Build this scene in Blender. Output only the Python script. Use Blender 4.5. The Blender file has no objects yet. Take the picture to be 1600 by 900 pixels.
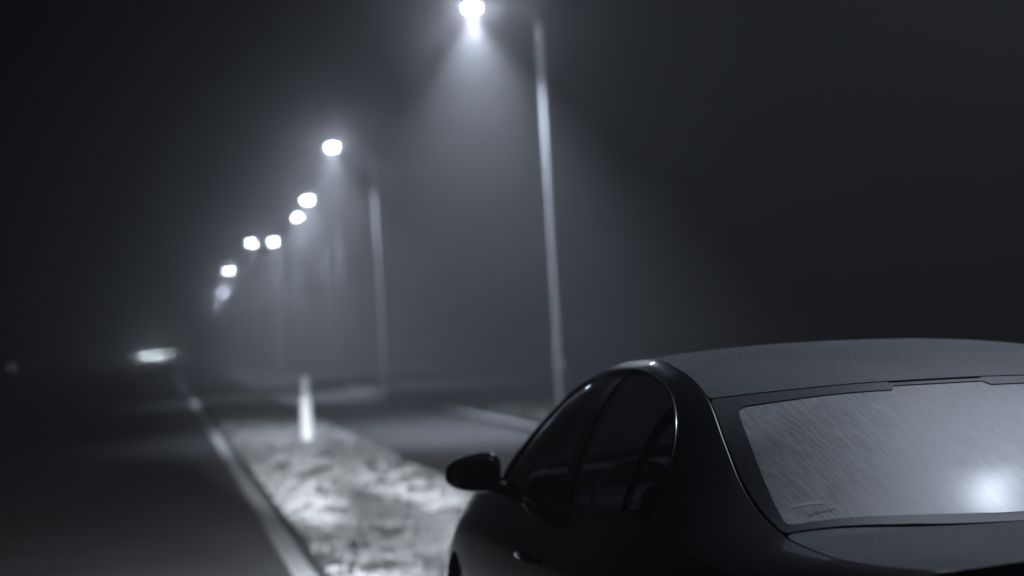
import bpy, bmesh, math, random, bisect
import numpy as np
from mathutils import Matrix, Vector

random.seed(7)
rng = np.random.default_rng(7)
scene = bpy.context.scene
C = scene.collection
R = math.radians

# ------------------------------------------------------------------ camera
CAM_H = 1.549
cam_d = bpy.data.cameras.new('camera')
cam = bpy.data.objects.new('camera', cam_d)
C.objects.link(cam)
cam_d.sensor_width = 36.0
cam_d.lens = 60.75
cam_d.clip_start = 0.05
cam_d.clip_end = 3000.0
cam_d.dof.use_dof = True
cam_d.dof.focus_distance = 4.3
cam_d.dof.aperture_fstop = 1.8
cam_d.dof.aperture_blades = 0
YAW, PITCH, ROLL = R(11.615), R(1.298), R(3.447)
cam.matrix_world = (Matrix.Translation((0, 0, CAM_H)) @ Matrix.Rotation(-YAW, 4, 'Z')
                    @ Matrix.Rotation(math.pi / 2 + PITCH, 4, 'X') @ Matrix.Rotation(-ROLL, 4, 'Z'))
scene.camera = cam

# ------------------------------------------------------------------ night sky, exposure
world = bpy.data.worlds.new('World')
scene.world = world
world.use_nodes = True
bg = world.node_tree.nodes['Background']
bg.inputs['Color'].default_value = (0.74, 0.82, 1.0, 1)
bg.inputs['Strength'].default_value = 0.0018
scene.view_settings.view_transform = 'Standard'
scene.view_settings.look = 'None'
scene.view_settings.gamma = 1.0
scene.view_settings.exposure = 0.0
scene.view_settings.use_curve_mapping = False
cy = scene.cycles
cy.use_denoising = True
cy.denoiser = 'OPENIMAGEDENOISE'
cy.denoising_input_passes = 'RGB_ALBEDO_NORMAL'
cy.max_bounces = 8
cy.diffuse_bounces = 2
cy.glossy_bounces = 3
cy.transmission_bounces = 6
cy.transparent_max_bounces = 12
cy.volume_bounces = 0
cy.use_adaptive_sampling = False
cy.sample_clamp_indirect = 4.0
cy.caustics_reflective = False
cy.caustics_refractive = False

LAMP_COL = (0.74, 0.83, 1.0)
LAMP_W = 7200.0
HEAD_HOT, HEAD_MID, HEAD_WIDE = 30000.0, 1900.0, 3600.0
HAZE_DENSITY, HAZE_PEAK = 0.0125, 0.0090      # broad and forward-peaked share of the droplets' scattering

# ------------------------------------------------------------------ helpers
def empty(name, loc=(0, 0, 0), rot=(0, 0, 0)):
    o = bpy.data.objects.new(name, None)
    C.objects.link(o)
    o.location = loc
    o.rotation_euler = rot
    o.empty_display_size = 0.2
    return o

def tag(o, label, cat, group=None):
    o['label'] = label
    o['category'] = cat
    if group:
        o['group'] = group
    return o

def structure(o):
    o['kind'] = 'structure'
    return o

def mesh_obj(name, verts, faces, mat, parent=None, smooth=True):
    me = bpy.data.meshes.new(name)
    me.from_pydata([tuple(map(float, v)) for v in verts], [], [tuple(f) for f in faces])
    me.update()
    if smooth:
        me.polygons.foreach_set('use_smooth', [True] * len(me.polygons))
    if mat:
        me.materials.append(mat)
    o = bpy.data.objects.new(name, me)
    C.objects.link(o)
    if parent:
        o.parent = parent
    return o

def bm_obj(name, bm, mat, parent=None, smooth=True, angle=None):
    bmesh.ops.recalc_face_normals(bm, faces=bm.faces)
    me = bpy.data.meshes.new(name)
    bm.to_mesh(me)
    bm.free()
    if smooth:
        me.polygons.foreach_set('use_smooth', [True] * len(me.polygons))
        if angle:
            me.set_sharp_from_angle(angle=R(angle))
    if mat:
        me.materials.append(mat)
    o = bpy.data.objects.new(name, me)
    C.objects.link(o)
    if parent:
        o.parent = parent
    return o

def copy_tree(o, parent=None):
    c = o.copy()
    C.objects.link(c)
    c.parent = parent
    for ch in list(o.children):
        copy_tree(ch, c)
    return c

def lathe(bm, profile, n=20, axis='Z', centre=(0, 0, 0)):
    """revolve (radius, height) pairs"""
    rings = []
    cx, cy_, cz = centre
    for r, h in profile:
        ring = []
        for k in range(n):
            a = 2 * math.pi * k / n
            p = (r * math.cos(a), r * math.sin(a), h)
            if axis == 'X':
                p = (h, p[0], p[1])
            elif axis == 'Y':
                p = (p[0], h, p[1])
            ring.append(bm.verts.new((p[0] + cx, p[1] + cy_, p[2] + cz)))
        rings.append(ring)
    for a, b in zip(rings, rings[1:]):
        for k in range(n):
            bm.faces.new((a[k], a[(k + 1) % n], b[(k + 1) % n], b[k]))
    bm.faces.new(rings[0][::-1])
    bm.faces.new(rings[-1])

def tube(bm, pts, rad, n=8, closed=False):
    pts = [Vector(p) for p in pts]
    rads = rad if isinstance(rad, (list, tuple)) else [rad] * len(pts)
    rings = []
    m = len(pts)
    up = Vector((0.13, 0.21, 0.97))
    for i, p in enumerate(pts):
        a = pts[(i - 1) % m] if (closed or i > 0) else p
        b = pts[(i + 1) % m] if (closed or i < m - 1) else p
        t = (b - a).normalized()
        s = t.cross(up)
        if s.length < 1e-4:
            s = t.cross(Vector((1, 0, 0)))
        s.normalize()
        q = s.cross(t)
        rings.append([bm.verts.new(p + rads[i] * (math.cos(2 * math.pi * k / n) * s + math.sin(2 * math.pi * k / n) * q)) for k in range(n)])
    rng_ = range(m if closed else m - 1)
    for i in rng_:
        a, b = rings[i], rings[(i + 1) % m]
        for k in range(n):
            bm.faces.new((a[k], a[(k + 1) % n], b[(k + 1) % n], b[k]))
    if not closed:
        bm.faces.new(rings[0][::-1])
        bm.faces.new(rings[-1])

def box(bm, cx, cy_, cz, sx, sy, sz, bevel=0.0, seg=2, mat4=None):
    r = bmesh.ops.create_cube(bm, size=1.0)
    vs = r['verts']
    bmesh.ops.scale(bm, vec=(sx, sy, sz), verts=vs)
    if bevel > 0:
        es = list({e for v in vs for e in v.link_edges})
        rb = bmesh.ops.bevel(bm, geom=es, offset=bevel, segments=seg, affect='EDGES', profile=0.5)
        vs = list({v for f in rb['faces'] for v in f.verts} | {v for v in vs if v.is_valid})
    M = Matrix.Translation((cx, cy_, cz))
    if mat4 is not None:
        M = M @ mat4
    bmesh.ops.transform(bm, matrix=M, verts=vs)
    return vs

def superellipsoid(bm, centre, radii, e1=0.6, e2=0.6, nu=28, nv=16, shape=None):
    def pw(c, e):
        return math.copysign(abs(c) ** e, c)
    rows = []
    for j in range(1, nv):
        ph = -math.pi / 2 + math.pi * j / nv
        row = []
        for i in range(nu):
            th = 2 * math.pi * i / nu
            x = pw(math.cos(ph), e1) * pw(math.cos(th), e2)
            y = pw(math.cos(ph), e1) * pw(math.sin(th), e2)
            z = pw(math.sin(ph), e1)
            if shape:
                x, y, z = shape(x, y, z)
            row.append(bm.verts.new((centre[0] + radii[0] * x, centre[1] + radii[1] * y, centre[2] + radii[2] * z)))
        rows.append(row)
    for a, b in zip(rows, rows[1:]):
        for i in range(nu):
            bm.faces.new((a[i], a[(i + 1) % nu], b[(i + 1) % nu], b[i]))
    bm.faces.new(rows[0][::-1])
    bm.faces.new(rows[-1])

class Curve1:
    """monotone cubic through (x, value) pairs"""
    def __init__(self, pts):
        pts = sorted(pts)
        self.x = np.array([p[0] for p in pts], float)
        self.y = np.array([p[1] for p in pts], float)
        h = np.diff(self.x)
        d = np.diff(self.y) / h
        m = np.zeros(len(pts))
        for i in range(1, len(pts) - 1):
            if d[i - 1] * d[i] > 0:
                w1 = 2 * h[i] + h[i - 1]
                w2 = h[i] + 2 * h[i - 1]
                m[i] = (w1 + w2) / (w1 / d[i - 1] + w2 / d[i])
        m[0], m[-1] = d[0], d[-1]
        self.m = [float(q) for q in m]
        self.xl = [float(q) for q in self.x]
        self.y = [float(q) for q in self.y]
        self.x = self.xl
    def __call__(self, t):
        X = self.xl
        t = min(max(t, X[0]), X[-1])
        i = min(max(bisect.bisect_left(X, t) - 1, 0), len(X) - 2)
        h = self.x[i + 1] - self.x[i]
        s = (t - self.x[i]) / h
        return ((2 * s**3 - 3 * s**2 + 1) * self.y[i] + (s**3 - 2 * s**2 + s) * h * self.m[i]
                     + (-2 * s**3 + 3 * s**2) * self.y[i + 1] + (s**3 - s**2) * h * self.m[i + 1])

# ------------------------------------------------------------------ materials
def new_mat(name):
    m = bpy.data.materials.new(name)
    m.use_nodes = True
    nt = m.node_tree
    p = nt.nodes['Principled BSDF']
    return m, nt, p

def N(nt, kind, **kw):
    n = nt.nodes.new(kind)
    for k, v in kw.items():
        if hasattr(n, k) and k not in n.inputs:
            setattr(n, k, v)
        else:
            n.inputs[k].default_value = v
    return n

def ramp(nt, fac, stops):
    r = nt.nodes.new('ShaderNodeValToRGB')
    e = r.color_ramp.elements
    while len(e) < len(stops):
        e.new(0.5)
    for el, (pos, col) in zip(e, stops):
        el.position = pos
        el.color = (col, col, col, 1) if isinstance(col, (int, float)) else (*col, 1)
    nt.links.new(fac, r.inputs['Fac'])
    return r

def noise(nt, vec, scale, detail=4, rough=0.55):
    n = nt.nodes.new('ShaderNodeTexNoise')
    n.inputs['Scale'].default_value = scale
    n.inputs['Detail'].default_value = detail
    n.inputs['Roughness'].default_value = rough
    nt.links.new(vec, n.inputs['Vector'])
    return n

def mapped(nt, scale=(1, 1, 1), rot=(0, 0, 0)):
    tc = nt.nodes.new('ShaderNodeTexCoord')
    mp = nt.nodes.new('ShaderNodeMapping')
    mp.inputs['Scale'].default_value = scale
    mp.inputs['Rotation'].default_value = rot
    nt.links.new(tc.outputs['Object'], mp.inputs['Vector'])
    return mp.outputs['Vector']

def bump(nt, p, height, strength=0.3, dist=0.01):
    b = nt.nodes.new('ShaderNodeBump')
    b.inputs['Strength'].default_value = strength
    b.inputs['Distance'].default_value = dist
    nt.links.new(height, b.inputs['Height'])
    nt.links.new(b.outputs['Normal'], p.inputs['Normal'])

def plain(name, col, rough=0.5, metal=0.0, grain=0.12, gscale=40, spec=0.5, coat=0.0):
    m, nt, p = new_mat(name)
    v = mapped(nt)
    n = noise(nt, v, gscale, 3)
    lo = tuple(c * (1 - grain) for c in col)
    hi = tuple(min(1, c * (1 + grain)) for c in col)
    r = ramp(nt, n.outputs['Fac'], [(0.3, lo), (0.7, hi)])
    nt.links.new(r.outputs['Color'], p.inputs['Base Color'])
    p.inputs['Roughness'].default_value = rough
    p.inputs['Metallic'].default_value = metal
    p.inputs['Specular IOR Level'].default_value = spec
    p.inputs['Coat Weight'].default_value = coat
    p.inputs['Coat Roughness'].default_value = 0.04
    return m

M = {}
M['paint'] = plain('black_car_paint', (0.022, 0.023, 0.026), 0.22, 0.0, 0.1, 60, 0.5, 1.0)
M['trim'] = plain('black_trim', (0.012, 0.012, 0.013), 0.35)
M['chrome'] = plain('chrome', (0.25, 0.255, 0.27), 0.22, 1.0, 0.05)
M['rubber'] = plain('rubber', (0.015, 0.015, 0.016), 0.75)
M['alloy'] = plain('wheel_alloy', (0.35, 0.36, 0.38), 0.3, 1.0)
M['cabin'] = plain('cabin_plastic', (0.02, 0.02, 0.022), 0.7)
M['seat'] = plain('seat_cloth', (0.045, 0.046, 0.05), 0.9, 0, 0.3, 90)
M['steel'] = plain('galvanised_steel', (0.31, 0.315, 0.325), 0.55, 0.0, 0.18, 9)
M['housing'] = plain('lamp_housing', (0.08, 0.082, 0.086), 0.5, 0.0)
M['white'] = plain('white_plastic', (0.80, 0.81, 0.82), 0.45, 0, 0.04, 12)
M['band'] = plain('dark_band', (0.05, 0.05, 0.055), 0.4)
M['reflector'] = plain('reflector_plastic', (0.42, 0.43, 0.46), 0.2)
M['kerb'] = plain('kerb_concrete', (0.20, 0.20, 0.20), 0.85, 0, 0.25, 14)
M['redlens'] = plain('tail_lens', (0.08, 0.008, 0.010), 0.15)
M['plate'] = plain('plate', (0.6, 0.6, 0.58), 0.4)
M['mirror'] = plain('mirror_glass', (0.5, 0.52, 0.55), 0.05, 1.0, 0.02)
M['etch'] = plain('etched_glass', (0.30, 0.30, 0.31), 0.6)
M['pale_strip'] = plain('pale_strip_white', (0.93, 0.94, 0.95), 0.5, 0, 0.03)

# dew-dulled paint on roof, boot lid and bonnet
def dew(name, lo, hi, rough):
    m, nt, p = new_mat(name)
    v = mapped(nt)
    big = noise(nt, v, 2.6, 3)
    fine = noise(nt, v, 120, 3, 0.85)
    mul = nt.nodes.new('ShaderNodeMath')
    mul.operation = 'MULTIPLY_ADD'
    nt.links.new(big.outputs['Fac'], mul.inputs[0])
    mul.inputs[1].default_value = 0.35
    half = nt.nodes.new('ShaderNodeMath')
    half.operation = 'MULTIPLY'
    nt.links.new(fine.outputs['Fac'], half.inputs[0])
    half.inputs[1].default_value = 0.75
    nt.links.new(half.outputs[0], mul.inputs[2])
    r = ramp(nt, mul.outputs[0], [(0.40, lo), (0.68, hi)])
    nt.links.new(r.outputs['Color'], p.inputs['Base Color'])
    p.inputs['Roughness'].default_value = rough
    p.inputs['Specular IOR Level'].default_value = 0.45
    bump(nt, p, fine.outputs['Fac'], 0.35, 0.002)
    return m
M['dewpaint'] = dew('dew_covered_paint', (0.085, 0.088, 0.095), (0.24, 0.248, 0.266), 0.6)
M['dewband'] = dew('dew_covered_band', (0.05, 0.053, 0.06), (0.12, 0.125, 0.135), 0.5)

# misted rear glass with run streaks
m, nt, p = new_mat('misted_glass')
v = mapped(nt, (1, 1, 1), (0, 0, R(-10)))
st = nt.nodes.new('ShaderNodeMapping')
st.inputs['Scale'].default_value = (1.0, 0.045, 0.045)
nt.links.new(v, st.inputs['Vector'])
s1 = noise(nt, st.outputs['Vector'], 300, 3, 0.6)
v2 = mapped(nt, (1, 1, 1), (0, 0, R(-3)))
st2 = nt.nodes.new('ShaderNodeMapping')
st2.inputs['Scale'].default_value = (1.0, 0.07, 0.07)
nt.links.new(v2, st2.inputs['Vector'])
s2 = noise(nt, st2.outputs['Vector'], 120, 3, 0.6)
v3 = mapped(nt)
drops = noise(nt, v3, 210, 2, 0.75)
dr = ramp(nt, drops.outputs['Fac'], [(0.60, 0.0), (0.74, 1.0)])
big = noise(nt, v3, 3.2, 2)
add = nt.nodes.new('ShaderNodeMath'); add.operation = 'ADD'
nt.links.new(s1.outputs['Fac'], add.inputs[0]); nt.links.new(s2.outputs['Fac'], add.inputs[1])
add2 = nt.nodes.new('ShaderNodeMath'); add2.operation = 'MULTIPLY_ADD'
nt.links.new(big.outputs['Fac'], add2.inputs[0]); add2.inputs[1].default_value = 0.5
nt.links.new(add.outputs[0], add2.inputs[2])
rc = ramp(nt, add2.outputs[0], [(0.0, 0.0), (1.0, 1.0)])
mr = nt.nodes.new('ShaderNodeMapRange')
mr.inputs['From Min'].default_value = 1.02; mr.inputs['From Max'].default_value = 1.50
mr.inputs['To Min'].default_value = 0.56; mr.inputs['To Max'].default_value = 0.95
nt.links.new(add2.outputs[0], mr.inputs['Value'])
md = nt.nodes.new('ShaderNodeMath'); md.operation = 'MULTIPLY_ADD'
nt.links.new(dr.outputs['Color'], md.inputs[0]); md.inputs[1].default_value = 0.08
nt.links.new(mr.outputs['Result'], md.inputs[2])
tcx = nt.nodes.new('ShaderNodeTexCoord')
sep = nt.nodes.new('ShaderNodeSeparateXYZ'); nt.links.new(tcx.outputs['Object'], sep.inputs[0])
wy = nt.nodes.new('ShaderNodeMath'); wy.operation = 'MULTIPLY'; nt.links.new(sep.outputs['Y'], wy.inputs[0]); wy.inputs[1].default_value = 2 * math.pi / 0.036
sn = nt.nodes.new('ShaderNodeMath'); sn.operation = 'SINE'; nt.links.new(wy.outputs[0], sn.inputs[0])
ht = ramp(nt, sn.outputs[0], [(0.95, 1.0), (1.0, 0.86)])           # printed heater lines
mdh = nt.nodes.new('ShaderNodeMath'); mdh.operation = 'MULTIPLY'
nt.links.new(md.outputs[0], mdh.inputs[0]); nt.links.new(ht.outputs['Color'], mdh.inputs[1])
md = mdh
cmb = nt.nodes.new('ShaderNodeCombineColor')
for k, f in enumerate((0.96, 0.98, 1.0)):
    mm = nt.nodes.new('ShaderNodeMath'); mm.operation = 'MULTIPLY'
    nt.links.new(md.outputs[0], mm.inputs[0]); mm.inputs[1].default_value = f
    nt.links.new(mm.outputs[0], cmb.inputs[k])
nt.links.new(cmb.outputs[0], p.inputs['Base Color'])
mrr = nt.nodes.new('ShaderNodeMapRange')
mrr.inputs['From Min'].default_value = 0.85; mrr.inputs['From Max'].default_value = 1.65
mrr.inputs['To Min'].default_value = 0.38; mrr.inputs['To Max'].default_value = 0.50
nt.links.new(add2.outputs[0], mrr.inputs['Value'])
nt.links.new(mrr.outputs['Result'], p.inputs['Roughness'])
p.inputs['Specular IOR Level'].default_value = 0.27
p.inputs['Coat Weight'].default_value = 0.06
p.inputs['Coat Roughness'].default_value = 0.16
bump(nt, p, add.outputs[0], 0.035, 0.002)
M['mist'] = m

# clear car glass
m, nt, p = new_mat('clear_glass')
nt.nodes.remove(p)
tr = nt.nodes.new('ShaderNodeBsdfTransparent'); tr.inputs['Color'].default_value = (0.55, 0.57, 0.60, 1)
gl = nt.nodes.new('ShaderNodeBsdfGlossy'); gl.inputs['Roughness'].default_value = 0.03
fr = nt.nodes.new('ShaderNodeFresnel'); fr.inputs['IOR'].default_value = 1.5
mx = nt.nodes.new('ShaderNodeMixShader')
nt.links.new(fr.outputs[0], mx.inputs[0]); nt.links.new(tr.outputs[0], mx.inputs[1]); nt.links.new(gl.outputs[0], mx.inputs[2])
nt.links.new(mx.outputs[0], nt.nodes['Material Output'].inputs['Surface'])
M['glass'] = m

def emitter(name, col, strength):
    m, nt, p = new_mat(name)
    p.inputs['Base Color'].default_value = (0.7, 0.7, 0.7, 1)
    p.inputs['Emission Color'].default_value = (*col, 1)
    p.inputs['Emission Strength'].default_value = strength
    return m
M['lamp_lens'] = emitter('lit_lamp_bowl', LAMP_COL, 540.0)
M['lamp_bright'] = emitter('bright_lamp_bowl', LAMP_COL, 800.0)
M['lamp_weak'] = emitter('weak_lamp_bowl', LAMP_COL, 20.0)
M['head_on'] = emitter('lit_headlight', (0.80, 0.88, 1.0), 1100.0)
M['head_far'] = emitter('lit_far_headlight', (0.80, 0.88, 1.0), 750.0)
M['head_off'] = plain('headlight_lens', (0.25, 0.26, 0.28), 0.1)
M['bollard_lens'] = emitter('dim_bollard_lens', (0.85, 0.92, 1.0), 1.5)

# asphalt
def asphalt(name, lo, hi, rough_lo, rough_hi):
    m, nt, p = new_mat(name)
    v = mapped(nt)
    a = noise(nt, v, 0.9, 5)
    g = noise(nt, v, 90, 2, 0.8)
    r = ramp(nt, a.outputs['Fac'], [(0.3, lo), (0.7, hi)])
    mixc = nt.nodes.new('ShaderNodeMix'); mixc.data_type = 'RGBA'; mixc.blend_type = 'OVERLAY'
    mixc.inputs['Factor'].default_value = 0.6
    nt.links.new(r.outputs['Color'], mixc.inputs['A']); nt.links.new(g.outputs['Color'], mixc.inputs['B'])
    hs = nt.nodes.new('ShaderNodeHueSaturation'); hs.inputs['Saturation'].default_value = 0.12
    nt.links.new(mixc.outputs['Result'], hs.inputs['Color'])
    nt.links.new(hs.outputs['Color'], p.inputs['Base Color'])
    rr = ramp(nt, a.outputs['Fac'], [(0.3, rough_lo), (0.7, rough_hi)])
    nt.links.new(rr.outputs['Color'], p.inputs['Roughness'])
    bump(nt, p, g.outputs['Fac'], 0.5, 0.006)
    return m
M['asphalt'] = asphalt('road_asphalt', (0.046, 0.046, 0.049), (0.070, 0.070, 0.074), 0.65, 0.8)
M['path'] = asphalt('path_asphalt', (0.028, 0.028, 0.030), (0.048, 0.048, 0.050), 0.6, 0.8)

m, nt, p = new_mat('road_paint')
v = mapped(nt)
a = noise(nt, v, 14, 5, 0.7)
r = ramp(nt, a.outputs['Fac'], [(0.26, 0.45), (0.42, 0.76), (0.7, 0.82)])
nt.links.new(r.outputs['Color'], p.inputs['Base Color'])
p.inputs['Roughness'].default_value = 0.6
M['roadpaint'] = m

def soil(name, lo, mid, hi, scale):
    m, nt, p = new_mat(name)
    v = mapped(nt)
    a = noise(nt, v, scale, 6, 0.62)
    b = noise(nt, v, scale * 9, 4, 0.7)
    mx = nt.nodes.new('ShaderNodeMath'); mx.operation = 'MULTIPLY_ADD'
    nt.links.new(b.outputs['Fac'], mx.inputs[0]); mx.inputs[1].default_value = 0.35
    nt.links.new(a.outputs['Fac'], mx.inputs[2])
    sub = nt.nodes.new('ShaderNodeMath'); sub.operation = 'SUBTRACT'
    nt.links.new(mx.outputs[0], sub.inputs[0]); sub.inputs[1].default_value = 0.175
    r = ramp(nt, sub.outputs[0], [(0.38, lo), (0.47, mid), (0.60, hi)])
    nt.links.new(r.outputs['Color'], p.inputs['Base Color'])
    p.inputs['Roughness'].default_value = 0.95
    p.inputs['Specular IOR Level'].default_value = 0.15
    bump(nt, p, b.outputs['Fac'], 0.6, 0.02)
    return m
M['verge'] = soil('verge_soil', (0.05, 0.05, 0.05), (0.12, 0.12, 0.117), (0.22, 0.22, 0.215), 4.6)
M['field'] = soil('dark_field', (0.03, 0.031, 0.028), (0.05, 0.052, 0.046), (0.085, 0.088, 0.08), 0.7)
m, nt, p = new_mat('pale_grass')
oi = nt.nodes.new('ShaderNodeTexCoord')
a = noise(nt, oi.outputs['Object'], 6, 3)
r = ramp(nt, a.outputs['Fac'], [(0.3, (0.36, 0.37, 0.355)), (0.7, (0.50, 0.50, 0.49))])
nt.links.new(r.outputs['Color'], p.inputs['Base Color'])
p.inputs['Roughness'].default_value = 0.8
M['grass'] = m

# ------------------------------------------------------------------ ground, road, verge, footpath
VERGE_L, VERGE_R, PATH_R = 0.99, 2.94, 5.33
SLOPE = 0.015
PATH_Z = -SLOPE * (VERGE_R - VERGE_L)
Y0, Y1 = -60.0, 520.0

def strip(name, section, mat, y0=Y0, y1=Y1, ny=60, parent=None):
    """extrude an (x, z) polyline along y"""
    ys = [y0 + (y1 - y0) * (k / ny) for k in range(ny + 1)]
    vs = [(x, y, z) for y in ys for x, z in section]
    n = len(section)
    fs = [(j * n + i, j * n + i + 1, (j + 1) * n + i + 1, (j + 1) * n + i) for j in range(ny) for i in range(n - 1)]
    return mesh_obj(name, vs, fs, mat, parent, smooth=False)

ground = structure(strip('ground', [(-420, -0.04), (-5.7, -0.04), (0.6, -0.04), (0.95, -0.05), (2.86, -0.10), (5.3, -0.10), (5.6, -0.03), (420, -0.03)], M['field']))
road = structure(strip('road', [(-5.75, -0.06), (-5.7, 0.0), (0.97, 0.0), (VERGE_L, -0.06)], M['asphalt']))
footpath = structure(strip('footpath', [(VERGE_R - 0.12, PATH_Z - 0.06), (VERGE_R - 0.06, PATH_Z), (PATH_R, PATH_Z), (PATH_R + 0.02, PATH_Z - 0.05)], M['path']))
# edge line and lane dashes, thick paint on the road
def paint_strip(name, x0, x1, y0, y1, parent, wob=0.0, step=0.5):
    n = max(1, int((y1 - y0) / step))
    vs, fs = [], []
    for k in range(n + 1):
        y = y0 + (y1 - y0) * k / n
        a = wob * math.sin(y * 1.7) + wob * random.uniform(-1, 1)
        b = wob * math.sin(y * 2.3 + 1) + wob * random.uniform(-1, 1)
        vs += [(x0 + a, y, 0.0042), (x1 + b, y, 0.0042)]
    for k in range(n):
        fs.append((2 * k, 2 * k + 1, 2 * k + 3, 2 * k + 2))
    return mesh_obj(name, vs, fs, M['roadpaint'], parent, smooth=False)
paint_strip('edge_line', 0.775, 0.925, -20, 420, road, 0.004)
paint_strip('edge_line', -5.55, -5.40, -20, 420, road, 0.004)
for k in range(10):
    y = -1.5 + 18.0 * k
    paint_strip('lane_dash', -2.31, -2.19, y, y + 3.0, road, 0.003)

# low concrete kerb beyond the path, 1 m stones
vs, fs = [], []
for k in range(150):
    y = -10 + k * 1.0
    j = random.uniform(-0.006, 0.006)
    sec = [(PATH_R + j, PATH_Z - 0.06), (PATH_R + j, 0.045), (PATH_R + 0.02 + j, 0.062), (PATH_R + 0.15 + j, 0.062), (PATH_R + 0.17 + j, 0.045), (PATH_R + 0.17 + j, -0.05)]
    b = len(vs)
    for yy in (y + 0.006, y + 0.994):
        vs += [(x, yy, z) for x, z in sec]
    n = len(sec)
    fs += [(b + i, b + i + 1, b + n + i + 1, b + n + i) for i in range(n - 1)]
    fs += [tuple(b + i for i in range(n))[::-1], tuple(b + n + i for i in range(n))]
kerb = structure(mesh_obj('kerb', vs, fs, M['kerb'], None, smooth=False))

# verge: uneven sheet tilting towards the path
_tab = rng.uniform(0, 1, (64, 64))
def vnoise(x, y):
    xi, yi = math.floor(x), math.floor(y)
    fx, fy = x - xi, y - yi
    fx, fy = fx * fx * (3 - 2 * fx), fy * fy * (3 - 2 * fy)
    a, b = _tab[xi & 63, yi & 63], _tab[(xi + 1) & 63, yi & 63]
    c, d = _tab[xi & 63, (yi + 1) & 63], _tab[(xi + 1) & 63, (yi + 1) & 63]
    return (a * (1 - fx) + b * fx) * (1 - fy) + (c * (1 - fx) + d * fx) * fy

def verge_patch(x, y):
    """0 = bare and dark, 1 = thick pale grass"""
    n = 0.42 * vnoise(3.3 * x, 0.95 * y) + 0.36 * vnoise(7.1 * x + 9, 2.1 * y) + 0.22 * vnoise(15 * x, 4.6 * y + 5)
    return (n - 0.375) * 7.5

xs = np.linspace(VERGE_L - 0.005, VERGE_R, 28)
ysv = np.concatenate([np.arange(-12, 46, 0.1), np.arange(46, 140, 0.5), np.linspace(140, 500, 60)])
vs = []
for y in ysv:
    for x in xs:
        edge = min(1.0, (x - VERGE_L) / 0.25, (VERGE_R - x) / 0.2)
        h = 0.014 * (math.sin(7 * x + 3.1 * y) + math.sin(4.3 * y - 6 * x) + 0.6 * math.sin(11 * y + 9 * x)) * max(0, edge)
        h += random.uniform(-0.006, 0.006)
        under_car = 1.0 if (1.0 < x < 2.94 and 3.0 < y < 7.8) else 0.0
        h = min(h, -0.002) if under_car else h
        vs.append((x, y, -SLOPE * (x - VERGE_L) + h + 0.012 * max(0.0, edge)* (1 - under_car)))
nx = len(xs)
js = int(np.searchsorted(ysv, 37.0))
fs = [(j * nx + i, j * nx + i + 1, (j + 1) * nx + i + 1, (j + 1) * nx + i) for j in range(len(ysv) - 1) for i in range(nx - 1)]
nf = nx - 1
verge = structure(mesh_obj('verge', vs[:(js + 1) * nx], fs[:js * nf], M['verge']))
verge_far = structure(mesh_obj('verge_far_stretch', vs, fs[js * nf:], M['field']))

# grass: many short bent blades
def grass(name, x0, x1, y0, y1, count, zfun, hmin, hmax, keep, mat, widen=0.010):
    bx = rng.uniform(x0, x1, count)
    u = rng.uniform(0, 1, count)
    by = y0 + (y1 - y0) * u ** 1.35
    vs, fs = [], []
    for x, y in zip(bx, by):
        k = keep(x, y)
        if random.random() > k:
            continue
        h = random.uniform(hmin, hmax) * (0.6 + 0.6 * min(1, k))
        a = random.uniform(0, 2 * math.pi)
        ln = random.uniform(0.3, 1.3) * h
        w = widen * random.uniform(0.5, 1.2) * (1 + y / 60)
        dx, dy = math.cos(a), math.sin(a)
        z = zfun(x)
        b = len(vs)
        vs += [(x - dy * w, y + dx * w, z), (x + dy * w, y - dx * w, z),
               (x + dx * ln * 0.4 + dy * w * 0.7, y + dy * ln * 0.4 - dx * w * 0.7, z + h * 0.7),
               (x + dx * ln * 0.4 - dy * w * 0.7, y + dy * ln * 0.4 + dx * w * 0.7, z + h * 0.7),
               (x + dx * ln, y + dy * ln, z + h)]
        fs += [(b, b + 1, b + 2, b + 3), (b + 3, b + 2, b + 4)]
    o = mesh_obj(name, vs, fs, mat, None, smooth=False)
    o['kind'] = 'stuff'
    return o

def keep_verge(x, y):
    if 1.0 < x < 2.94 and 2.9 < y < 7.7:
        return 0.12
    e = min(1.0, (x - VERGE_L) / 0.22 + 0.15, (VERGE_R - x) / 0.18 + 0.2)
    if y > 33:
        e *= max(0.0, 1 - (y - 33) / 4.0 + 0.6 * (vnoise(3 * x, y) - 0.5))
    return max(0.0, min(1.0, verge_patch(x, y))) * e
g1 = grass('verge_grass', VERGE_L + 0.02, VERGE_R - 0.02, 0.5, 40, 130000, lambda x: -SLOPE * (x - VERGE_L), 0.02, 0.055, keep_verge, M['grass'])
g1['label'] = 'short pale grass growing in patches on the roadside verge'
m2, nt, p = new_mat('dull_grass')
p.inputs['Base Color'].default_value = (0.07, 0.075, 0.06, 1)
p.inputs['Roughness'].default_value = 0.85
g2 = grass('field_grass', PATH_R + 0.2, 14.0, -4, 90, 46000, lambda x: -0.03, 0.05, 0.16, lambda x, y: 0.8, m2, 0.016)
g3 = grass('verge_dull_grass', VERGE_L + 0.02, VERGE_R - 0.02, 34, 110, 16000, lambda x: -SLOPE * (x - VERGE_L), 0.04, 0.11, lambda x, y: 0.8, m2, 0.016)
g3['label'] = 'dull grass on the far stretch of the verge'
g2['label'] = 'rough dark grass beyond the footpath and around the lamp posts'

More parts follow.
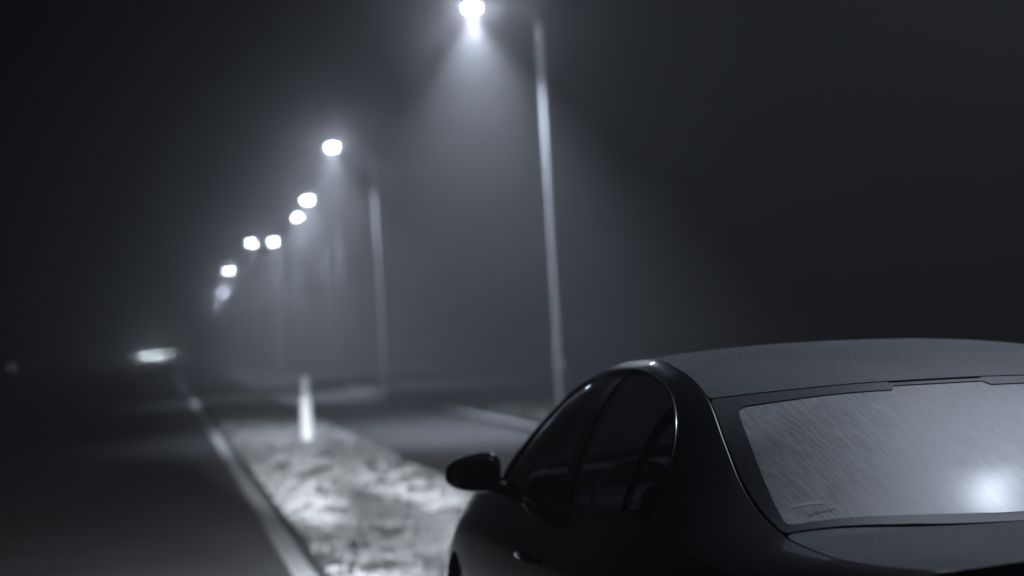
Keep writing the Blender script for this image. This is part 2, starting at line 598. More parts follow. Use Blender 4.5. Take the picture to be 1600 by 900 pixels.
# ------------------------------------------------------------------ street lamps
POLE_H = 6.86
ARM = 1.10
def make_street_lamp():
    root = empty('street_lamp')
    bm = bmesh.new()
    lathe(bm, [(0.086, -0.05), (0.086, 1.25), (0.080, 1.32), (0.066, 1.42), (0.060, 3.5), (0.050, POLE_H - 0.30), (0.046, POLE_H - 0.24)], 20)
    pole = bm_obj('pole', bm, M['steel'], root, angle=40)
    bm = bmesh.new()
    box(bm, 0, -0.0865, 0.75, 0.09, 0.012, 0.42, 0.004)
    bm_obj('access_door', bm, M['steel'], pole, angle=30)
    bm = bmesh.new()
    lathe(bm, [(0.15, -0.06), (0.15, 0.02), (0.10, 0.035)], 16)
    bm_obj('base_collar', bm, M['kerb'], root, angle=30)
    bm = bmesh.new()
    pts = [(0, 0, POLE_H - 0.30), (-0.01, 0, POLE_H - 0.19), (-0.08, 0, POLE_H - 0.09), (-0.30, 0, POLE_H + 0.0), (-ARM + 0.30, 0, POLE_H + 0.085)]
    tube(bm, pts, [0.04, 0.04, 0.036, 0.032, 0.028], 10)
    bm_obj('arm', bm, M['housing'], root)
    # cobra-head housing: flattened shell, wide at the front
    bm = bmesh.new()
    superellipsoid(bm, (-ARM + 0.02, 0, POLE_H + 0.09), (0.36, 0.15, 0.075), 0.7, 0.8, 26, 12,
                   lambda x, y, z: (x, y * (0.78 - 0.22 * x), z * (0.85 - 0.15 * x) if z > 0 else z * 0.45))
    hous = bm_obj('housing', bm, M['housing'], root)
    bm = bmesh.new()
    superellipsoid(bm, (-ARM - 0.03, 0, POLE_H + 0.052), (0.118, 0.092, 0.088), 1.0, 1.0, 22, 10,
                   lambda x, y, z: (x, y, z if z < 0 else 0.02 * z))
    bm_obj('lamp_bowl', bm, M['lamp_lens'], root)
    ld = bpy.data.lights.new('lamp_light', 'SPOT')
    ld.energy = LAMP_W
    ld.color = LAMP_COL
    ld.spot_size = R(96)
    ld.spot_blend = 1.0
    ld.shadow_soft_size = 0.045
    lo = bpy.data.objects.new('lamp_light', ld)
    C.objects.link(lo)
    lo.parent = root
    lo.location = (-ARM - 0.03, 0, POLE_H - 0.09)
    lo.rotation_euler = (0, 0, 0)
    return root

lamp_proto = make_street_lamp()
# lamp head (x, y) measured at head height; pole stands ARM to its right
LAMPS = [
    (5.15, 6.75, 'tall street lamp beside the parked car, its head above the picture'),
    (5.38, 28.06, 'nearest visible street lamp, bright head at top edge, tall pole behind the car'),
    (5.01, 48.10, 'second visible street lamp with glowing halo, pole beyond the white marker post'),
    (5.81, 66.0, 'third visible street lamp, higher of two close heads below the haloed one'),
    (6.15, 75.1, 'fourth street lamp, lower of two close heads below the haloed one'),
    (5.97, 88.4, 'right one of the two small lamp heads glowing side by side'),
    (5.09, 92.8, 'left one of the two small lamp heads glowing side by side'),
    (5.21, 126.3, 'dim street lamp just below the side by side pair'),
    (6.65, 178.3, 'faint street lamp second lowest in the receding row'),
    (7.80, 245.3, 'faintest lowest street lamp almost lost in the fog'),
]
for i, (x, y, lab) in enumerate(LAMPS):
    o = lamp_proto if i == 0 else copy_tree(lamp_proto)
    o.location = (x + ARM + 0.03, y, -0.26 if i == 5 else -0.02)
    o.rotation_euler = (0, 0, random.uniform(-0.04, 0.04) if i > 2 else 0)
    tag(o, lab, 'street lamp', 'street lamps along the footpath')
    if i >= 7:                          # larger heads at the far end
        hb = [c for c in o.children if c.name.startswith('lamp_bowl')][0]
        k_ = (1.7, 2.2, 2.4)[i - 7]
        hb.data = hb.data.copy()
        hb.data.transform(Matrix.Translation((-ARM - 0.03, 0, POLE_H + 0.052)) @ Matrix.Scale(k_, 4) @ Matrix.Translation((ARM + 0.03, 0, -POLE_H - 0.052)))
        hb.data.materials[0] = M['lamp_bright'] if i >= 8 else M['lamp_lens']
        lt = [c for c in o.children if c.type == 'LIGHT'][0]
        lt.location.z = POLE_H + 0.052 - 0.088 * k_ - 0.06
# the lamp over the car is dimmed to keep the nearby fog dark
weak = [c for c in lamp_proto.children if c.type == 'LIGHT'][0]
weak.data = weak.data.copy()
weak.data.energy = LAMP_W * 0.118
weak.data.spot_size = R(94)
weak.rotation_euler = (R(-6), R(15), 0)
wb = [c for c in lamp_proto.children if c.name == 'lamp_bowl'][0]
wb.data = wb.data.copy()
wb.data.materials[0] = M['lamp_weak']

# ------------------------------------------------------------------ marker post on the verge
def marker_post(loc, label):
    root = empty('marker_post', loc)
    tag(root, label, 'marker post')
    def shell(z0, z1, w0, w1, d0, d1, slant=0.0):
        bm = bmesh.new()
        rings = []
        nseg = 6
        for k in range(nseg + 1):
            t = k / nseg
            w = w0 + (w1 - w0) * t
            d = d0 + (d1 - d0) * t
            ring = []
            for a in range(20):
                th = 2 * math.pi * a / 20
                cx_ = math.copysign(abs(math.cos(th)) ** 0.55, math.cos(th))
                sy = math.copysign(abs(math.sin(th)) ** 0.55, math.sin(th))
                zz = z0 + (z1 - z0) * t + (slant * t * cx_ if z1 > 0.9 else 0)
                ring.append(bm.verts.new((w / 2 * cx_, d / 2 * sy, zz)))
            rings.append(ring)
        for a, b in zip(rings, rings[1:]):
            for i in range(20):
                bm.faces.new((a[i], a[(i + 1) % 20], b[(i + 1) % 20], b[i]))
        bm.faces.new(rings[0][::-1])
        bm.faces.new(rings[-1])
        return bm
    bm_obj('shaft', shell(-0.05, 0.68, 0.175, 0.160, 0.12, 0.11), M['white'], root, angle=35)
    band = bm_obj('upper_sleeve', shell(0.682, 0.86, 0.100, 0.088, 0.085, 0.08), M['white'], root, angle=35)
    bm = bmesh.new()
    box(bm, 0, -0.052, 0.77, 0.05, 0.012, 0.13, 0.004)
    bm_obj('reflector', bm, M['reflector'], band, angle=30)
    bm_obj('cap', shell(0.862, 0.99, 0.086, 0.060, 0.075, 0.05, 0.012), M['white'], root, angle=35)
    bm = bmesh.new()
    box(bm, 0, 0, 0.0, 0.26, 0.22, 0.05, 0.015)
    bm_obj('foot', bm, M['band'], root, angle=30)
    return root
marker_post((2.12, 26.4, -SLOPE * (2.10 - VERGE_L) + 0.01), 'white plastic marker post standing on the pale grass verge')

# ------------------------------------------------------------------ dim bollard light far left
bl = empty('bollard_light', (-8.9, 110.0, -0.04))
tag(bl, 'faint distant bollard light at the far left beyond the road', 'bollard light')
bm = bmesh.new(); lathe(bm, [(0.10, -0.05), (0.10, 0.80), (0.085, 0.82)], 18); bm_obj('column', bm, M['housing'], bl, angle=40)
bm = bmesh.new(); lathe(bm, [(0.08, 0.80), (0.095, 0.83), (0.095, 1.05), (0.08, 1.08)], 18); bm_obj('lens', bm, M['bollard_lens'], bl, angle=40)
bm = bmesh.new(); lathe(bm, [(0.12, 1.07), (0.12, 1.11), (0.06, 1.16)], 18); bm_obj('cap', bm, M['housing'], bl, angle=40)

# ------------------------------------------------------------------ cars
LR, LF = 2.17, 2.02          # half lengths of the upper contour
PLAN_N = 6.0
zc = Curve1([(-2.17, 1.048), (-2.10, 1.057), (-1.9, 1.064), (-1.72, 1.064), (-1.66, 1.061), (-1.64, 1.060), (-1.60, 1.079), (-1.40, 1.180), (-1.2, 1.274), (-1.02, 1.350), (-0.95, 1.376), (-0.8, 1.418), (-0.6, 1.452),
             (-0.35, 1.468), (0, 1.458), (0.25, 1.425), (0.42, 1.388), (0.75, 1.235), (1.08, 1.045), (1.2, 1.012), (1.5, 0.972), (1.8, 0.905), (1.95, 0.835), (2.02, 0.775)])
rz = Curve1([(-2.17, 1.045), (-2.10, 1.036), (-1.7, 1.046), (-1.60, 1.054), (-1.55, 1.063), (-1.39, 1.093), (-1.24, 1.146), (-1.07, 1.238), (-0.9, 1.338), (-0.75, 1.384), (-0.6, 1.410), (-0.3, 1.435),
             (0, 1.428), (0.35, 1.380), (0.6, 1.290), (0.9, 1.115), (1.08, 1.0), (1.2, 0.980), (1.5, 0.938), (1.8, 0.860), (2.02, 0.770)])
rx = Curve1([(-2.17, 0.64), (-2.1, 0.655), (-1.6, 0.662), (-1.39, 0.650), (-1.24, 0.638), (-1.07, 0.62), (-0.9, 0.602), (-0.6, 0.585), (-0.1, 0.56), (0.35, 0.575), (0.6, 0.61), (1.08, 0.72), (1.5, 0.67), (2.02, 0.56)])
zt = Curve1([(-2.17, 1.043), (-2.05, 1.005), (-1.8, 0.99), (-1.5, 1.0), (-1.0, 1.025), (-0.4, 1.0), (0.2, 0.98), (0.7, 0.972), (1.0, 0.955), (1.3, 0.93), (1.6, 0.885), (1.9, 0.80), (2.02, 0.75)])
BELT_W = 0.84

def contour(y):
    L = LR if y < 0 else LF
    q = min(abs(y) / L, 0.99999)
    return BELT_W * (1 - q ** PLAN_N) ** (1 / PLAN_N)

def railx(y):
    return min(rx(y), 0.86 * contour(y))

def Gs(y, v, side):
    """side of the glasshouse: v 0 at the belt, 1 at the roof rail"""
    bx_, bz = contour(y), zt(y)
    ax, az = railx(y), rz(y)
    cxx = ax + 0.62 * (bx_ - ax)
    czz = az + 0.14 * (bz - az)
    x = bx_ * (1 - v) ** 2 + 2 * cxx * v * (1 - v) + ax * v * v
    z = bz * (1 - v) ** 2 + 2 * czz * v * (1 - v) + az * v * v
    return (side * x, y, z)

PV = Curve1([(-2.2, 3.0), (-1.7, 3.5), (-1.5, 5.0), (-1.2, 4.5), (-0.95, 2.3), (2.1, 2.2)])
def Ts(y, v):
    """top between the rails, v from -1 (left) to 1"""
    ax, az, c = railx(y), rz(y), zc(y)
    return (v * ax, y, c - (c - az) * abs(v) ** PV(y))

WV = Curve1([(0, 0.80), (0.12, 0.865), (0.3, 0.915), (0.55, 0.930), (0.8, 0.910), (0.92, 0.872), (1, BELT_W)])
RV = Curve1([(0, 2.18), (0.2, 2.27), (0.42, 2.31), (0.55, 2.27), (0.8, 2.22), (1, LR)])
FV = Curve1([(0, 2.16), (0.2, 2.27), (0.42, 2.33), (0.7, 2.24), (1, LF)])
def Ls(phi, v):
    """lower body ring, phi 0 = right, 90 = front"""
    c, s = math.cos(phi), math.sin(phi)
    e = 2 / PLAN_N
    L = FV(v) if s > 0 else RV(v)
    x = WV(v) * math.copysign(abs(c) ** e, c)
    y = L * math.copysign(abs(s) ** e, s)
    ytop = (LF if s > 0 else LR) * math.copysign(abs(s) ** e, s)
    z = 0.17 + (zt(ytop) - 0.17) * v
    return (x, y, z)

PCACHE, KEEP = {}, []
def clip_panel(name, fn, us, vs_, sdf, mat, parent, rim=0.012, outward=None):
    us, vs_ = list(us), list(vs_)
    ck = (getattr(fn, 'key', None) or id(fn), len(us), len(vs_), us[0], us[1], vs_[0])
    P = PCACHE.get(ck)
    if P is None:
        P = PCACHE[ck] = {(i, j): fn(u, v) for i, u in enumerate(us) for j, v in enumerate(vs_)}
        KEEP.append(fn)
    F = {(i, j): (sdf(P[i, j], us[i], vs_[j]) if sdf else -1.0) for (i, j) in P}
    verts, idx, faces = [], {}, []
    def vid(key, pt):
        if key not in idx:
            idx[key] = len(verts)
            verts.append(pt)
        return idx[key]
    for i in range(len(us) - 1):
        for j in range(len(vs_) - 1):
            cs = [(i, j), (i + 1, j), (i + 1, j + 1), (i, j + 1)]
            if all(F[c] > 0 for c in cs):
                continue
            poly = []
            for a, b in zip(cs, cs[1:] + cs[:1]):
                fa, fb = F[a], F[b]
                if fa <= 0:
                    poly.append(vid(a, P[a]))
                if (fa <= 0) != (fb <= 0):
                    lo_, hi_ = (a, b) if a < b else (b, a)
                    t = F[lo_] / (F[lo_] - F[hi_])
                    t = min(max(t, 0.001), 0.999)
                    u = us[lo_[0]] + t * (us[hi_[0]] - us[lo_[0]])
                    v = vs_[lo_[1]] + t * (vs_[hi_[1]] - vs_[lo_[1]])
                    poly.append(vid((lo_, hi_), fn(u, v)))
            poly = [q for k, q in enumerate(poly) if q != poly[k - 1]]
            if len(poly) >= 3:
                faces.append(poly)
    if not faces:
        return None
    bm = bmesh.new()
    bv = [bm.verts.new(p_) for p_ in verts]
    for f in faces:
        try:
            bm.faces.new([bv[k] for k in f])
        except ValueError:
            pass
    bm.normal_update()
    ctr = outward or (0, 0, 0.7)
    s = sum(f.normal.dot(f.calc_center_median() - Vector(ctr)) * f.calc_area() for f in bm.faces)
    if s < 0:
        bmesh.ops.reverse_faces(bm, faces=bm.faces)
        bm.normal_update()
    if rim > 0:
        be = [e for e in bm.edges if len(e.link_faces) == 1]
        top, low = {}, {}
        newf = []
        for e in be:
            f = e.link_faces[0]
            l = [l_ for l_ in f.loops if l_.edge == e][0]
            a, b = l.vert, l.link_loop_next.vert
            for w in (a, b):
                if w not in top:
                    top[w] = w.co.copy()
                    low[w] = w.co - w.normal * rim
            newf.append((a, b))
        tv = {w: bm.verts.new(c) for w, c in top.items()}
        lv = {w: bm.verts.new(c) for w, c in low.items()}
        for a, b in newf:
            bm.faces.new((tv[b], tv[a], lv[a], lv[b]))
    me = bpy.data.meshes.new(name)
    bm.to_mesh(me)
    bm.free()
    me.polygons.foreach_set('use_smooth', [True] * len(me.polygons))
    me.materials.append(mat)
    o = bpy.data.objects.new(name, me)
    C.objects.link(o)
    o.parent = parent
    return o

def shift(p, a, b, c):
    return (p[0] + a, p[1] + b, p[2] + c)

def dlo(y, v):
    """side window outline in (y, v)"""
    q = (y + 0.13) / (0.93 if y < -0.13 else 0.97)
    a = abs(q) ** 3.6 + (max(v - 0.05, 0) / 0.80) ** 3.0 - 1
    return max(a, (0.05 - v) * 1.5)

G_ = 0.0035
def seam_roof_rear(x): return -0.985 + 0.085 * (x / 0.60) ** 2
def seam_glass_low(x): return -1.640 + 0.065 * (x / 0.66) ** 2
def seam_wind_top(x): return 0.40 - 0.07 * (x / 0.56) ** 2
def seam_wind_low(x): return 1.14 - 0.06 * (x / 0.7) ** 2

def arch(P, c, r):
    return r - math.hypot(P[1] - c, P[2] - 0.325)

def rear_glass_shape(P):
    """visible misted pane inside the dark border, with a notch for the brake lamp"""
    x, y = P[0], P[1]
    top = seam_roof_rear(x) - 0.052
    low = seam_glass_low(x) + 0.036
    half = 0.545 + (top - y) * 0.15
    rr = 0.03
    dx = abs(x) - (half - rr)
    dy = max(y - (top - rr), (low + rr) - y)
    d = math.hypot(max(dx, 0), max(dy, 0)) - rr if (dx > 0 and dy > 0) else max(dx, dy) - rr
    notch = max(abs(x) - (0.135 + (y - top) * 0.5), y - (top + 0.026), (top - 0.04) - y)
    return min(d, notch)

def build_car(name, fine=True, lit=None):
    root = empty(name)
    k = 1.0 if fine else 0.3
    def lin(a, b, n):
        return np.linspace(a, b, max(4, int(n * k)))
    phis = np.concatenate([lin(0, math.pi / 2, 40)[:-1], lin(math.pi / 2, math.pi, 40)[:-1], lin(math.pi, 1.5 * math.pi, 40)[:-1], lin(1.5 * math.pi, 2 * math.pi, 40)])
    # even out the spacing of the superellipse
    e = PLAN_N / 2
    def respace(a):
        q = math.floor(a / (math.pi / 2) + 1e-9)
        t = (a - q * math.pi / 2) / (math.pi / 2)
        ys_ = t  # fraction
        # param by arclength-like blend of y and x extents
        if q % 2 == 0:
            b = math.atan2(max(ys_, 1e-9) ** e, max(1 - ys_, 1e-9) ** e) if 0 < t < 1 else t * math.pi / 2
        else:
            b = math.atan2(max(ys_, 1e-9) ** e, max(1 - ys_, 1e-9) ** e) if 0 < t < 1 else t * math.pi / 2
        return q * math.pi / 2 + b
    phis = [respace(a) for a in phis]
    # make denser along the straight flanks
    extra = []
    for s in np.linspace(-0.97, 0.97, int(120 * k)):
        ph = math.asin(math.copysign(abs(s) ** e, s))
        extra += [ph % (2 * math.pi), (math.pi - ph) % (2 * math.pi)]
    phis = sorted(set(np.round(phis + extra, 6)))
    vv = lin(0, 1, 44)
    W1, W2 = 1.38, -1.38
    def body_sdf(y0, y1, z0, z1, side=0):
        def f(P, u, v):
            d = max(y0 - P[1], P[1] - y1, z0 - P[2], P[2] - z1) + G_
            d = max(d, arch(P, W1, 0.375), arch(P, W2, 0.375))
            if side:
                d = max(d, 0.05 - side * P[0])
            return d
        return f
    for s in (-1, 1):
        clip_panel('fender', Ls, phis, vv, body_sdf(0.98, 1.84, 0.20, 9, s), M['paint'], root)
        d1 = clip_panel('front_door', Ls, phis, vv, body_sdf(-0.14, 0.98, 0.285, 9, s), M['paint'], root)
        d2 = clip_panel('rear_door', Ls, phis, vv, body_sdf(-1.06, -0.14, 0.285, 9, s), M['paint'], root)
        clip_panel('quarter_panel', Ls, phis, vv, body_sdf(-1.86, -1.06, 0.20, 9, s), M['paint'], root)
        clip_panel('sill', Ls, phis, vv, body_sdf(-1.06, 0.98, 0.10, 0.285, s), M['paint'], root)
        for dd, yh in ((d1, 0.02), (d2, -0.92)):
            bm = bmesh.new()
            xx = s * 0.90
            tube(bm, [(xx - s * 0.012, yh - 0.10, 0.835), (xx + s * 0.030, yh - 0.075, 0.84), (xx + s * 0.034, yh, 0.842), (xx + s * 0.030, yh + 0.075, 0.84), (xx - s * 0.012, yh + 0.10, 0.835)],
                 [0.007, 0.009, 0.009, 0.009, 0.007], 10)
            bm_obj('door_handle', bm, M['chrome'], dd)
    clip_panel('front_bumper', Ls, phis, vv, lambda P, u, v: max(1.84 - P[1] + G_, 0.10 - P[2]), M['paint'], root)
    clip_panel('rear_bumper', Ls, phis, vv, lambda P, u, v: max(P[1] + 1.86 + G_, P[2] - 0.62 + G_), M['paint'], root)
    clip_panel('tail_panel', Ls, phis, vv, lambda P, u, v: max(P[1] + 1.86 + G_, 0.62 - P[2] + G_), M['paint'], root)
    # glasshouse sides
    yg = np.concatenate([lin(-2.135, -1.75, 26), lin(-1.74, 1.1, 150), lin(1.12, 2.01, 30)])
    vg = lin(0, 1, 40)
    for s in (-1, 1):
        fn = lambda y, v, s=s: Gs(y, v, s)
        clip_panel('side_frame', fn, yg, vg, lambda P, u, v: -dlo(u, v), M['paint'], root, 0.014)
        inner = lambda y, v, s=s: shift(Gs(y, v, s), -s * 0.008, 0, -0.003)
        clip_panel('front_window', inner, yg, vg, lambda P, u, v: max(dlo(u, v) - 0.03, -0.115 - u), M['glass'], root, 0)
        clip_panel('rear_side_window', inner, yg, vg, lambda P, u, v: max(dlo(u, v) - 0.03, u + 0.175, -0.80 - u), M['glass'], root, 0)
        clip_panel('quarter_window', inner, yg, vg, lambda P, u, v: max(dlo(u, v) - 0.03, u + 0.825), M['glass'], root, 0)
        mid = lambda y, v, s=s: shift(Gs(y, v, s), -s * 0.004, 0, -0.0015)
        clip_panel('door_pillar', mid, yg, vg, lambda P, u, v: max(dlo(u, v) - 0.01, abs(u + 0.145) - 0.05), M['trim'], root, 0.02)
        clip_panel('quarter_pillar', mid, np.linspace(-1.0, -0.8, 30), vg, lambda P, u, v: max(dlo(u, v) - 0.01, abs(u + 0.812 + 0.05 * (v - 0.5)) - 0.016), M['trim'], root, 0.02)
        # bright trim round the window opening
        bm = bmesh.new()
        pts = []
        n = 120
        for q in range(n):
            th = math.pi * q / (n - 1)
            cth = math.cos(th)
            yy = -0.13 + (0.97 if cth > 0 else 0.93) * math.copysign(abs(cth) ** (2 / 3.6), cth)
            v_ = 0.05 + 0.80 * abs(math.sin(th)) ** (2 / 3.0)
            g = Gs(yy, v_, s)
            pts.append((g[0] + s * 0.001, g[1], g[2] + 0.001))
        if fine:
            tube(bm, pts, 0.0055, 6)
            bm_obj('window_trim', bm, M['chrome'], root)
        else:
            bm.free()
    # top panels
    yt = np.concatenate([lin(-2.138, -2.05, 16), lin(-2.04, -1.74, 22), lin(-1.73, 1.1, 130), lin(1.12, 2.01, 30)])
    vt = lin(-1, 1, 84)
    clip_panel('roof', Ts, yt, vt, lambda P, u, v: max(seam_roof_rear(P[0]) - P[1] + G_, P[1] - seam_wind_top(P[0]) + G_, abs(v) - 0.992), M['dewpaint'], root)
    clip_panel('windscreen', Ts, yt, vt, lambda P, u, v: max(seam_wind_top(P[0]) - P[1] + G_, P[1] - seam_wind_low(P[0]) + G_, abs(v) - 0.93), M['glass'], root, 0)
    for s in (-1, 1):
        clip_panel('windscreen_pillar', Ts, yt, vt, lambda P, u, v, s=s: max(seam_wind_top(P[0]) - P[1] + G_, P[1] - seam_wind_low(P[0]) + G_, 0.93 - s * v), M['paint'], root)
    clip_panel('bonnet', Ts, yt, vt, lambda P, u, v: max(seam_wind_low(P[0]) - P[1] + G_, P[1] - 1.985, abs(v) - 0.99), M['dewpaint'], root)
    clip_panel('boot_lid', Ts, yt, vt, lambda P, u, v: max(P[1] - seam_glass_low(P[0]) + G_ + 0.004, abs(v) - 0.990), M['dewpaint'], root)
    inside = lambda P: max(seam_glass_low(P[0]) - P[1] + G_, P[1] - seam_roof_rear(P[0]) + G_)
    if fine:
        clip_panel('rear_window_border', Ts, yt, vt, lambda P, u, v: max(inside(P), abs(v) - 0.988, -rear_glass_shape(P)), M['dewband'], root, 0.006)
    ln = np.concatenate([np.linspace(-1.66, -0.88, int(120 * k))])
    tn = lambda y, v: shift(Ts(y, v), 0, 0.001, -0.0025)
    rg = clip_panel('rear_window', tn, ln, lin(-1, 1, 130), lambda P, u, v: max(inside(P), rear_glass_shape(P) - 0.004) if fine else inside(P), M['mist'], root, 0)
    if fine and rg:
        rg['label'] = 'misted rear window streaked with condensation, glowing where the lamp reflects'
        # gutter filler under the seams
        for s in (-1, 1):
            bm = bmesh.new()
            pts = []
            for y in np.linspace(-2.1, 0.42, 90):
                t = Ts(y, s)
                pts.append((t[0], t[1], t[2] - 0.010))
            tube(bm, pts, 0.009, 6)
            bm_obj('roof_gutter', bm, M['trim'], root)
        # small pale strip on the inside lower corner of the glass, and a small etched mark
        def on_glass(x, y, h=-0.0021):
            t = Ts(y, x / railx(y))
            return (t[0], t[1], t[2] + h)
        vs_, fs_ = [], []
        ya = -1.462
        for q in range(7):
            x = -0.597 + 0.072 * q / 6
            yb = ya - 0.42 * (x + 0.597)
            vs_ += [on_glass(x, yb), on_glass(x + 0.004, yb + 0.014)]
        for q in range(6):
            fs_.append((2 * q, 2 * q + 2, 2 * q + 3, 2 * q + 1))
        st_ = mesh_obj('pale_strip', vs_, fs_, M['pale_strip'], rg, smooth=False)
        vs_, fs_ = [], []
        for (x, w, d) in ((-0.575, 0.012, 0.008), (-0.559, 0.010, 0.014), (-0.546, 0.014, 0.007), (-0.529, 0.018, 0.004)):
            b = len(vs_)
            vs_ += [on_glass(x, -1.525), on_glass(x + w, -1.525), on_glass(x + w, -1.525 + d), on_glass(x, -1.525 + d)]
            fs_.append((b, b + 1, b + 2, b + 3))
        mesh_obj('etched_mark', vs_, fs_, M['etch'], rg, smooth=False)
    # high brake lamp behind the glass
    bm = bmesh.new()
    box(bm, 0, -1.05, zc(-1.05) - 0.045, 0.23, 0.05, 0.03, 0.008)
    bm_obj('brake_lamp', bm, M['redlens'], root, angle=35)
    # mirrors
    for s in (-1, 1):
        mr_ = empty('door_mirror')
        mr_.parent = root
        bm = bmesh.new()
        superellipsoid(bm, (s * 0.957, 0.66, 1.058), (0.099, 0.075, 0.064), 0.72, 0.72, 30, 18,
                       lambda x, y, z, s=s: (x, y * (0.35 if y < 0 else 1.0), z * (1.0 - 0.16 * s * x) + 0.10 * -s * x * (1 if z > 0 else 0.2)))
        bm_obj('mirror_shell', bm, M['paint'], mr_)
        bm = bmesh.new()
        superellipsoid(bm, (s * 0.957, 0.634, 1.058), (0.084, 0.006, 0.053), 0.6, 0.6, 26, 10)
        bm_obj('mirror_glass', bm, M['mirror'], mr_)
        bm = bmesh.new()
        tube(bm, [(s * 0.80, 0.70, 0.985), (s * 0.85, 0.70, 0.995), (s * 0.90, 0.685, 1.015)], [0.034, 0.026, 0.024], 12)
        bm_obj('mirror_arm', bm, M['trim'], mr_)
    # wheels
    for s in (-1, 1):
        for yw in (W1, W2):
            wh = empty('wheel', (s * 0.775, yw, 0.325))
            wh.parent = root
            nseg = 40 if fine else 20
            bm = bmesh.new()
            lathe(bm, [(0.215, -0.10), (0.235, -0.108), (0.295, -0.108), (0.318, -0.09), (0.325, -0.05), (0.325, 0.05), (0.318, 0.09), (0.295, 0.108), (0.235, 0.108), (0.215, 0.10)], nseg, 'X')
            bm_obj('tyre', bm, M['rubber'], wh, angle=50)
            bm = bmesh.new()
            lathe(bm, [(0.05, s * 0.085), (0.07, s * 0.07), (0.07, s * 0.02)], 20, 'X')
            for q in range(10):
                a = 2 * math.pi * q / 10
                tube(bm, [(s * 0.07, 0.05 * math.cos(a), 0.05 * math.sin(a)), (s * 0.085, 0.13 * math.cos(a), 0.13 * math.sin(a)), (s * 0.09, 0.212 * math.cos(a), 0.212 * math.sin(a))], [0.022, 0.017, 0.02], 6)
            pts = [(s * 0.095, 0.217 * math.cos(2 * math.pi * q / 32), 0.217 * math.sin(2 * math.pi * q / 32)) for q in range(32)]
            tube(bm, pts, 0.014, 6, closed=True)
            bm_obj('rim', bm, M['alloy'], wh, angle=50)
            bm = bmesh.new()
            lathe(bm, [(0.365, -0.09), (0.365, 0.11)], 28, 'X')
            for f in [f for f in bm.faces if len(f.verts) > 4]:
                if (f.calc_center_median().x > 0) == (s > 0):
                    bm.faces.remove(f)
            bm_obj('arch_liner', bm, M['rubber'], wh, smooth=False)
    # lights, plates, grille
    for s in (-1, 1):
        bm = bmesh.new()
        superellipsoid(bm, (s * 0.66, 2.025 if lit is None else 2.22, 0.66), ((0.15, 0.08, 0.075) if lit is None else (0.21, 0.08, 0.15)), 0.8, 0.7, 24, 12)
        bm_obj('headlight', bm, lit or M['head_off'], root)
        bm = bmesh.new()
        superellipsoid(bm, (s * 0.68, -2.09, 0.84), (0.15, 0.09, 0.085), 0.7, 0.6, 24, 12)
        bm_obj('tail_light', bm, M['redlens'], root)
    bm = bmesh.new()
    for q in range(5):
        box(bm, 0, 2.275, 0.47 + 0.045 * q, 0.72, 0.04, 0.014, 0.004)
    bm_obj('grille', bm, M['trim'], root, angle=30)
    bm = bmesh.new()
    box(bm, 0, -2.262, 0.80, 0.52, 0.022, 0.112, 0.006)
    bm_obj('number_plate', bm, M['plate'], root, angle=30)
    # floor, dashboard, seats, wheel, parcel shelf
    bm = bmesh.new()
    box(bm, 0, 0, 0.25, 1.5, 3.9, 0.08, 0.02)
    bm_obj('floor_pan', bm, M['cabin'], root, angle=30)
    bm = bmesh.new()
    box(bm, 0, 0.92, 0.82, 1.46, 0.42, 0.24, 0.07, 4)
    bm_obj('dashboard', bm, M['cabin'], root)
    bm = bmesh.new()
    box(bm, 0, -1.42, 0.965, 1.16, 0.46, 0.03, 0.01)
    bm_obj('parcel_shelf', bm, M['cabin'], root, angle=30)
    for xs_, ys_, w in ((-0.37, 0.10, 0.50), (0.37, 0.10, 0.50), (0, -0.72, 1.26)):
        se = empty('seat', (xs_, ys_, 0.30))
        se.parent = root
        bm = bmesh.new()
        box(bm, 0, 0.02, 0.12, w, 0.52, 0.20, 0.07, 4)
        bm_obj('cushion', bm, M['seat'], se)
        bm = bmesh.new()
        box(bm, 0, -0.31, 0.46, w, 0.15, 0.62, 0.06, 4, Matrix.Rotation(R(16), 4, 'X'))
        bm_obj('backrest', bm, M['seat'], se)
        for hx in ((0,) if w < 1 else (-0.38, 0.38)):
            bm = bmesh.new()
            box(bm, hx, -0.43, 0.87 if w < 1 else 0.76, 0.27, 0.10, 0.17, 0.045, 4, Matrix.Rotation(R(10), 4, 'X'))
            tube(bm, [(hx - 0.06, -0.40, 0.70), (hx - 0.06, -0.43, 0.84)], 0.007, 6)
            tube(bm, [(hx + 0.06, -0.40, 0.70), (hx + 0.06, -0.43, 0.84)], 0.007, 6)
            bm_obj('headrest', bm, M['seat'], se)
    bm = bmesh.new()
    Mx = Matrix.Translation((-0.37, 0.60, 0.90)) @ Matrix.Rotation(R(66), 4, 'X')
    tube(bm, [Mx @ Vector((0.18 * math.cos(2 * math.pi * q / 28), 0.18 * math.sin(2 * math.pi * q / 28), 0)) for q in range(28)], 0.014, 8, closed=True)
    for a in (0, math.pi, 1.5 * math.pi):
        tube(bm, [Mx @ Vector((0, 0, 0)), Mx @ Vector((0.175 * math.cos(a), 0.175 * math.sin(a), 0))], 0.014, 6)
    bm_obj('steering_wheel', bm, M['cabin'], root)
    return root

CAR_X, CAR_Y, CAR_YAW = 1.98, 5.25, 0.0
car = build_car('parked_car')
car.location = (CAR_X, CAR_Y, -SLOPE * (CAR_X - VERGE_L) - 0.003)
car.rotation_mode = 'XYZ'
car.rotation_euler = (Matrix.Rotation(CAR_YAW, 4, 'Z') @ Matrix.Rotation(SLOPE, 4, 'Y')).to_euler()
tag(car, 'dark saloon car with dew covered roof and misted rear window parked on the verge', 'car')

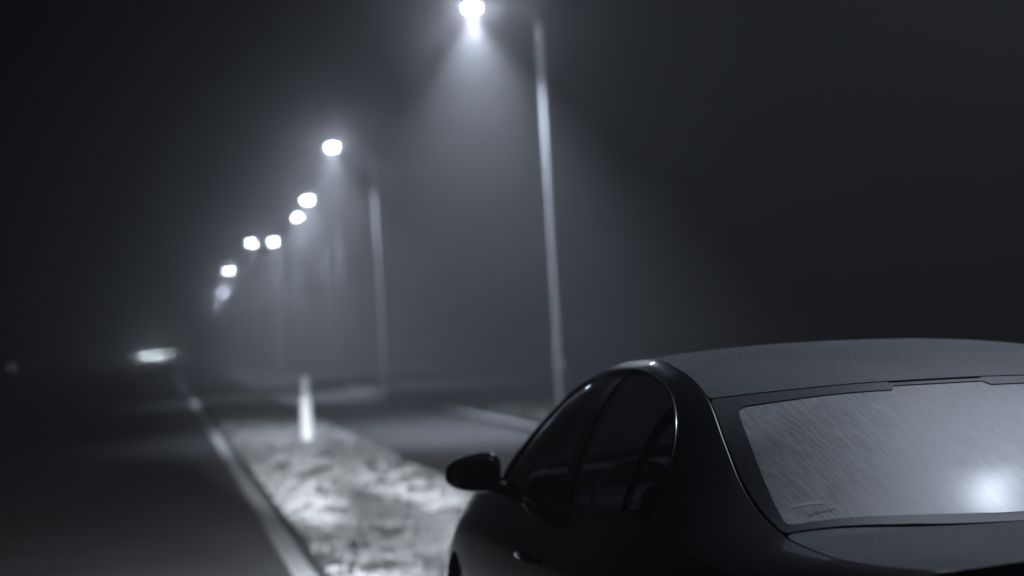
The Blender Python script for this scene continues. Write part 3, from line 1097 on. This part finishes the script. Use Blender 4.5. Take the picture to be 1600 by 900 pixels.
for s in (-1, 1):
    for (w, size, blend, pitch, yaw) in ((HEAD_HOT, 7.8, 0.9, -2.0, 0.5 if s < 0 else -1.6), (HEAD_MID, 19, 0.9, -7.6, 2.0 if s < 0 else -3.0), (HEAD_WIDE, 44, 0.9, -18.0, 18.0)):
        ld = bpy.data.lights.new('headlight_beam', 'SPOT')
        ld.energy = w
        ld.color = (0.86, 0.91, 1.0)
        ld.spot_size = R(size)
        ld.spot_blend = blend
        ld.shadow_soft_size = 0.05
        lo = bpy.data.objects.new('headlight_beam', ld)
        C.objects.link(lo)
        lo.parent = car
        lo.location = (s * 0.66, 2.20, 0.66)
        lo.rotation_euler = (R(90 + pitch), 0, R(-yaw * s))

far = build_car('oncoming_car', False, M['head_on'])
far.location = (-1.09, 212, 0.0)
far.rotation_euler = (0, 0, math.pi)
tag(far, 'distant oncoming car with the brighter pair of headlights', 'car', 'oncoming cars far down the road')
far2 = copy_tree(far)
far2.location = (1.15, 264, 0.0)
tag(far2, 'more distant oncoming car with the dimmer pair of headlights on the right', 'car', 'oncoming cars far down the road')
for ch in far2.children:
    if ch.name.startswith('headlight'):
        ch.data = ch.data.copy()
        ch.data.materials[0] = M['head_far']

# ------------------------------------------------------------------ fog
m = bpy.data.materials.new('fog')
m.use_nodes = True
nt = m.node_tree
nt.nodes.remove(nt.nodes['Principled BSDF'])
lobes = []
for dens, aniso in ((HAZE_DENSITY, 0.45), (HAZE_PEAK, 0.95)):
    pv = nt.nodes.new('ShaderNodeVolumePrincipled')
    pv.inputs['Color'].default_value = (0.94, 0.94, 0.94, 1)
    pv.inputs['Density'].default_value = dens
    pv.inputs['Anisotropy'].default_value = aniso
    lobes.append(pv)
both = nt.nodes.new('ShaderNodeAddShader')
nt.links.new(lobes[0].outputs[0], both.inputs[0])
nt.links.new(lobes[1].outputs[0], both.inputs[1])
nt.links.new(both.outputs[0], nt.nodes['Material Output'].inputs['Volume'])
m.cycles.homogeneous_volume = True
m.cycles.volume_sampling = 'EQUIANGULAR'
bm = bmesh.new()
bmesh.ops.create_cube(bm, size=1.0)
bmesh.ops.scale(bm, vec=(850, 590, 9.0), verts=bm.verts)
bmesh.ops.translate(bm, vec=(0, 232, 3.35), verts=bm.verts)
haze = bm_obj('haze', bm, m, None, smooth=False)
haze['kind'] = 'stuff'
haze['label'] = 'even night fog over the whole place'
